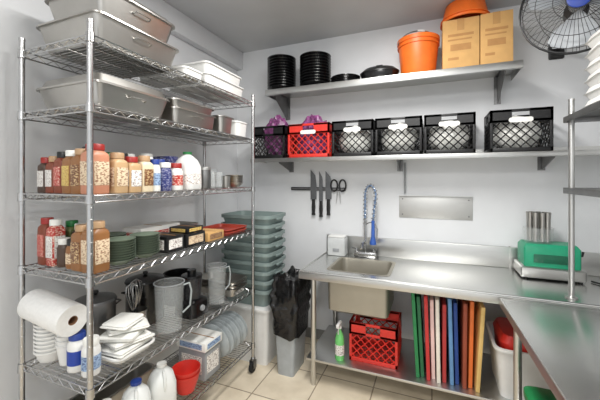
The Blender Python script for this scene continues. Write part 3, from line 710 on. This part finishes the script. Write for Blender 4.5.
for sg in (-1,1):
    MB().prism([(KS*x, KS*y) for x, y in [(sg*.002,.10), (sg*.014,.09), (sg*.020,0), (sg*.012,.03)]][::sg], -.0012+sg*.0014, .0012+sg*.0014, 'y').obj('blade', BLADE, k)
    MB().tube([(KS*(sg*.034+.027*math.cos(2*PI*j/16)), 0, KS*(.145+.045*math.sin(2*PI*j/16))) for j in range(16)], .008, 6, closed=True).obj('handle', BLACK, k)
t = thing('wall_guard', 'horizontal stainless steel strip panel fixed to the wall above the worktop', 'panel', (0, YK, 0))
x0, x1 = Xat(399,3.05), Xat(473,3.05)
MB().box(x0, x1, -.006, 0, 1.27, 1.47, .002).obj('plate', mat('panel_steel',(.78,.78,.77),.45,.85,var=.02), t)
MB().box(x0, x1, -.03, 0, 1.468, 1.474).obj('top_lip', STEEL, t)
for xx in (x0+.03, x1-.03):
    for zz in (1.30, 1.44): MB().lathe([(0,0), (.006,0), (.004,.003), (0,.004)], 10, M=Matrix.Translation((xx,-.006,zz))@Matrix.Rotation(R(90),4,'X')).obj('screw', DSTEEL, t)
tag(MB().tube([(Xat(405,3.05),YK-.012,1.49), (Xat(405,3.05),YK-.012,1.77)], .009, 10).obj('conduit_pipe', GRAY2), 'short grey vertical conduit between wall shelf and steel panel', 'pipe')

# ---------------------------------------------------------------- under the sink table
z = .2055
crate('red milk crate on the lower shelf underneath the sink basin', -.60, -.235, 2.47, 2.80, z, .30, RED, None, False)
sp = thing('spray_bottle', 'green spray bottle with white trigger beside the lower red crate', 'bottle', (-.672, 2.45, z))
MB().lathe([(0,0), (.034,0), (.036,.008), (.036,.15), (.03,.19), (.013,.225), (.013,.24), (0,.24)], 20).obj('body', mat('green_liquid',(.45,.78,.45),.2), sp)
MB().lathe([(0,.04), (.0366,.04), (.0366,.12), (0,.12)], 20).obj('label', M_['wl'], sp)
q = MB(); q.lathe([(0,.2405), (.016,.2405), (.016,.262), (0,.262)], 14); q.box(-.012,.012,-.065,.03,.262,.292,.006); q.tube([(0,-.03,.265), (0,-.045,.235), (0,-.04,.21)], .004, 6)
q.obj('trigger_head', WHITE, sp)
BC = [('green','bright green cutting board, leftmost of the row',(.16,.52,.30),-.097,-3.2,.60,0), ('green2','darker green cutting board second from the left',(.16,.44,.28),-.066,-3.0,.57,.02),
 ('red','red cutting board beside the green ones',(.78,.20,.20),-.026,-1.8,.59,-.01), ('pink','pale pink cutting board right of the red one',(.92,.80,.78),.006,-1.2,.56,.02), ('white','cream white cutting board left of the other red one',(.93,.90,.85),.040,-1.0,.58,-.015),
 ('red2','deep red cutting board between white and light blue ones',(.72,.22,.22),.076,.1,.54,.01), ('lblue','light blue cutting board in the middle of the row',(.40,.58,.76),.124,-1.4,.59,0), ('blue','dark blue cutting board in the row',(.14,.28,.56),.157,-1.2,.56,.02),
 ('brown','reddish brown cutting board right of the dark blue one',(.60,.28,.18),.200,.6,.575,-.01), ('orange','orange cutting board near right end of row',(.90,.46,.20),.236,1.2,.59,.01),
 ('tan','tan yellow cutting board, rightmost of the row',(.88,.74,.46),.277,3.4,.57,-.02)]
for i, (nm, lab, col, X, ln, hh, dy) in enumerate(BC):
    q = MB(); T = .0125
    q.box(-T,T,-.20,.20,0,hh-.055,.004); q.box(-T,T,-.20,-.06,hh-.056,hh,.004); q.box(-T,T,.06,.20,hh-.056,hh,.004); q.box(-T,T,-.07,.07,hh-.02,hh,.004)
    o = tag(q.obj('cutting_board', mat('board_'+nm, col, .55, var=.06)), lab, 'cutting board', (X, 2.63+dy, z+T*math.sin(R(abs(ln)))+.0003), 0, 'coloured cutting boards under the worktop')
    o.rotation_euler = (0, R(ln), R(1.2))
bn = thing('storage_bin', 'white plastic bin with red goods on lower shelf right of the cutting boards', 'bin', (.615, 2.60, z))
MB().tub(.46, .42, .33, .03, .004, .014, .05, rimh=.016).obj('body', WHITE, bn)
tag(MB().rings([rrect(.34,.30,.05,0), rrect(.385,.345,.05,.30), rrect(.40,.36,.05,.345), rrect(.36,.32,.05,.39)]).obj('food_pack', RED), 'red lidded box sitting in the white bin under the worktop', 'box', (.615, 2.60, z+.005))

# ---------------------------------------------------------------- green appliance
g = thing('slicer_machine', 'green countertop machine on steel base at the right of the worktop', 'appliance', (.79, 2.885, CZ+.001))
MB().rings([rrect(.37,.24,.010,.012), rrect(.38,.25,.012,.020), rrect(.38,.25,.012,.080), rrect(.36,.23,.010,.088)]).obj('base', STEEL, g)
MB().rings([rrect(.33,.20,.010,.0885), rrect(.335,.205,.012,.10), rrect(.335,.205,.012,.225), rrect(.30,.17,.012,.25)]).obj('housing', MINT, g)
MB().box(-.11,.11,-.108,-.1025,.12,.18,.002).obj('control_panel', mat('panel_dark_green',(.06,.36,.26),.3), g)
for sx in (-.16,.16):
    for sy in (-.1,.1): MB().lathe([(0,0), (.014,0), (.014,.013), (0,.013)], 12, cx=sx, cy=sy).obj('foot', RUBBER, g)
MB().tube([(.165,0,.16), (.205,0,.17), (.21,0,.20)], .008, 8).obj('lever', BLACK, g)
ZZ = CZ+.2525
ca = thing('utensil_caddy', 'clear caddy of upright steel tubes on top of the green machine', 'caddy', (.735, 2.885, ZZ))
MB().lathe([(0,0), (.085,0), (.09,.01), (.096,.11), (.093,.11), (.087,.012), (0,.008)], 28, sy=.85).obj('cup', CLEAR, ca)
for k in range(9):
    a = 2*PI*k/9
    tag(MB().lathe([(0,0), (.013,0), (.016,.16), (.019,.21), (.016,.21), (.011,.02), (0,.02)], 12).obj('steel_tumbler', PANST), 'slim steel tube standing in the caddy on the green machine', 'cup', (.735+.060*math.cos(a), 2.885+.050*math.sin(a), ZZ+.0125), 0, 'steel tubes in the caddy')
tag(MB().tube([(1.03,2.84,CZ+.008), (1.10,2.74,CZ+.008), (1.04,2.60,CZ+.008), (1.16,2.54,CZ+.008), (1.30,2.70,CZ+.008), (1.34,2.95,CZ+.008)], .006, 8).obj('power_cord', BLACK), 'black power cord trailing on worktop right of the green machine', 'cord')

# ---------------------------------------------------------------- right work table
RT = thing('work_table', 'stainless steel work table in the right foreground', 'table', (.385, 2.272, 0), R(1.5))
tw, tl = 1.15, 1.75
m = MB(); m.box(0, tw, -tl, 0, CZ-.04, CZ-.001, .004); m.obj('top', TOPST, RT)
m = MB(); m.box(-.004, .010, -tl, 0, CZ-.05, CZ-.002, .004); m.box(0, tw, -.014, 0, CZ-.05, CZ-.006, .003); m.obj('rolled_edge', STEEL, RT)
for x in (.07, tw-.07):
    for y in (-.09, -tl+.09):
        MB().lathe([(0,0), (.018,0), (.02,.02), (.018,.05), (.021,.06), (.021,CZ-.04), (0,CZ-.04)], 16, cx=x, cy=y).obj('leg', STEEL, RT)
MB().box(.04, tw-.04, -tl+.06, -.06, .20, .22, .004).obj('lower_shelf', STEEL, RT)
t = thing('storage_bin', 'white tub with green lid on the lower shelf of right table', 'bin', (.66, 1.93, .2205))
MB().tub(.38, .30, .24, .03, .004, .012, .04).obj('body', WHITE, t)
MB().rings([rrect(.41,.33,.05,.241), rrect(.41,.33,.05,.275), rrect(.36,.28,.04,.29)]).obj('lid', GREEN, t)
ov = thing('table_overshelf', 'two tier steel overshelf on tubular posts at the right edge', 'shelf', (.785, 2.43, CZ))
for (x, y) in ((0,0), (.36,0), (0,-1.0), (.36,-1.0)):
    pz = .001
    MB().lathe([(0,pz), (.032,pz), (.032,.008), (.0155,.014), (.0155,1.20), (.017,1.20), (.017,1.21), (0,1.212)], 16, cx=x, cy=y).obj('post', STEEL, ov)
for zz in (.665, 1.10):
    m = MB(); m.box(-.03,.39,-1.03,.03,zz,zz+.004); m.box(-.032,-.026,-1.03,.03,zz-.03,zz+.006,.002); m.box(-.03,.39,.026,.032,zz-.03,zz+.006,.002); m.box(.386,.392,-1.03,.03,zz-.03,zz+.006,.002)
    m.obj('shelf_board', DSTEEL, ov)
def clam(label, X, Y, z, rz):
    t = thing('takeout_container', label, 'container', (X,Y,z), rz, 'white takeout containers on the overshelf')
    MB().rings([rrect(.19,.19,.02,0), rrect(.23,.23,.03,.034), rrect(.245,.245,.03,.036)]).obj('base', FOAM, t)
    MB().rings([rrect(.245,.245,.03,.038), rrect(.23,.23,.03,.042), rrect(.20,.20,.02,.073)]).obj('lid', FOAM, t)
for i in range(6):
    clam('white hinged takeout container, %s in the overshelf stack' % ordt(5-i, 6), .945+.006*(i % 2), 2.29-.004*i, CZ+1.1065+i*.0735, R([0,3,-3,2,-4,3][i]))

# ---------------------------------------------------------------- light
def area(name, loc, sx, sy, e, rot=(0,0,0), col=(1,.985,.96)):
    l = bpy.data.lights.new(name, 'AREA'); l.shape = 'RECTANGLE'; l.size = sx; l.size_y = sy; l.energy = e; l.color = col
    o = bpy.data.objects.new(name, l); C.objects.link(o); o.location = loc; o.rotation_euler = rot
area('ceiling_light', (-.30, 1.45, ZC-.03), .35, 1.2, 60)
area('rear_ceiling_light', (0, -.7, ZC-.05), 1.2, .6, 48, (R(25),0,0))
w = bpy.data.worlds.new('world'); S.world = w; w.use_nodes = True
w.node_tree.nodes['Background'].inputs[0].default_value = (.96,.98,1,1); w.node_tree.nodes['Background'].inputs[1].default_value = 1.15
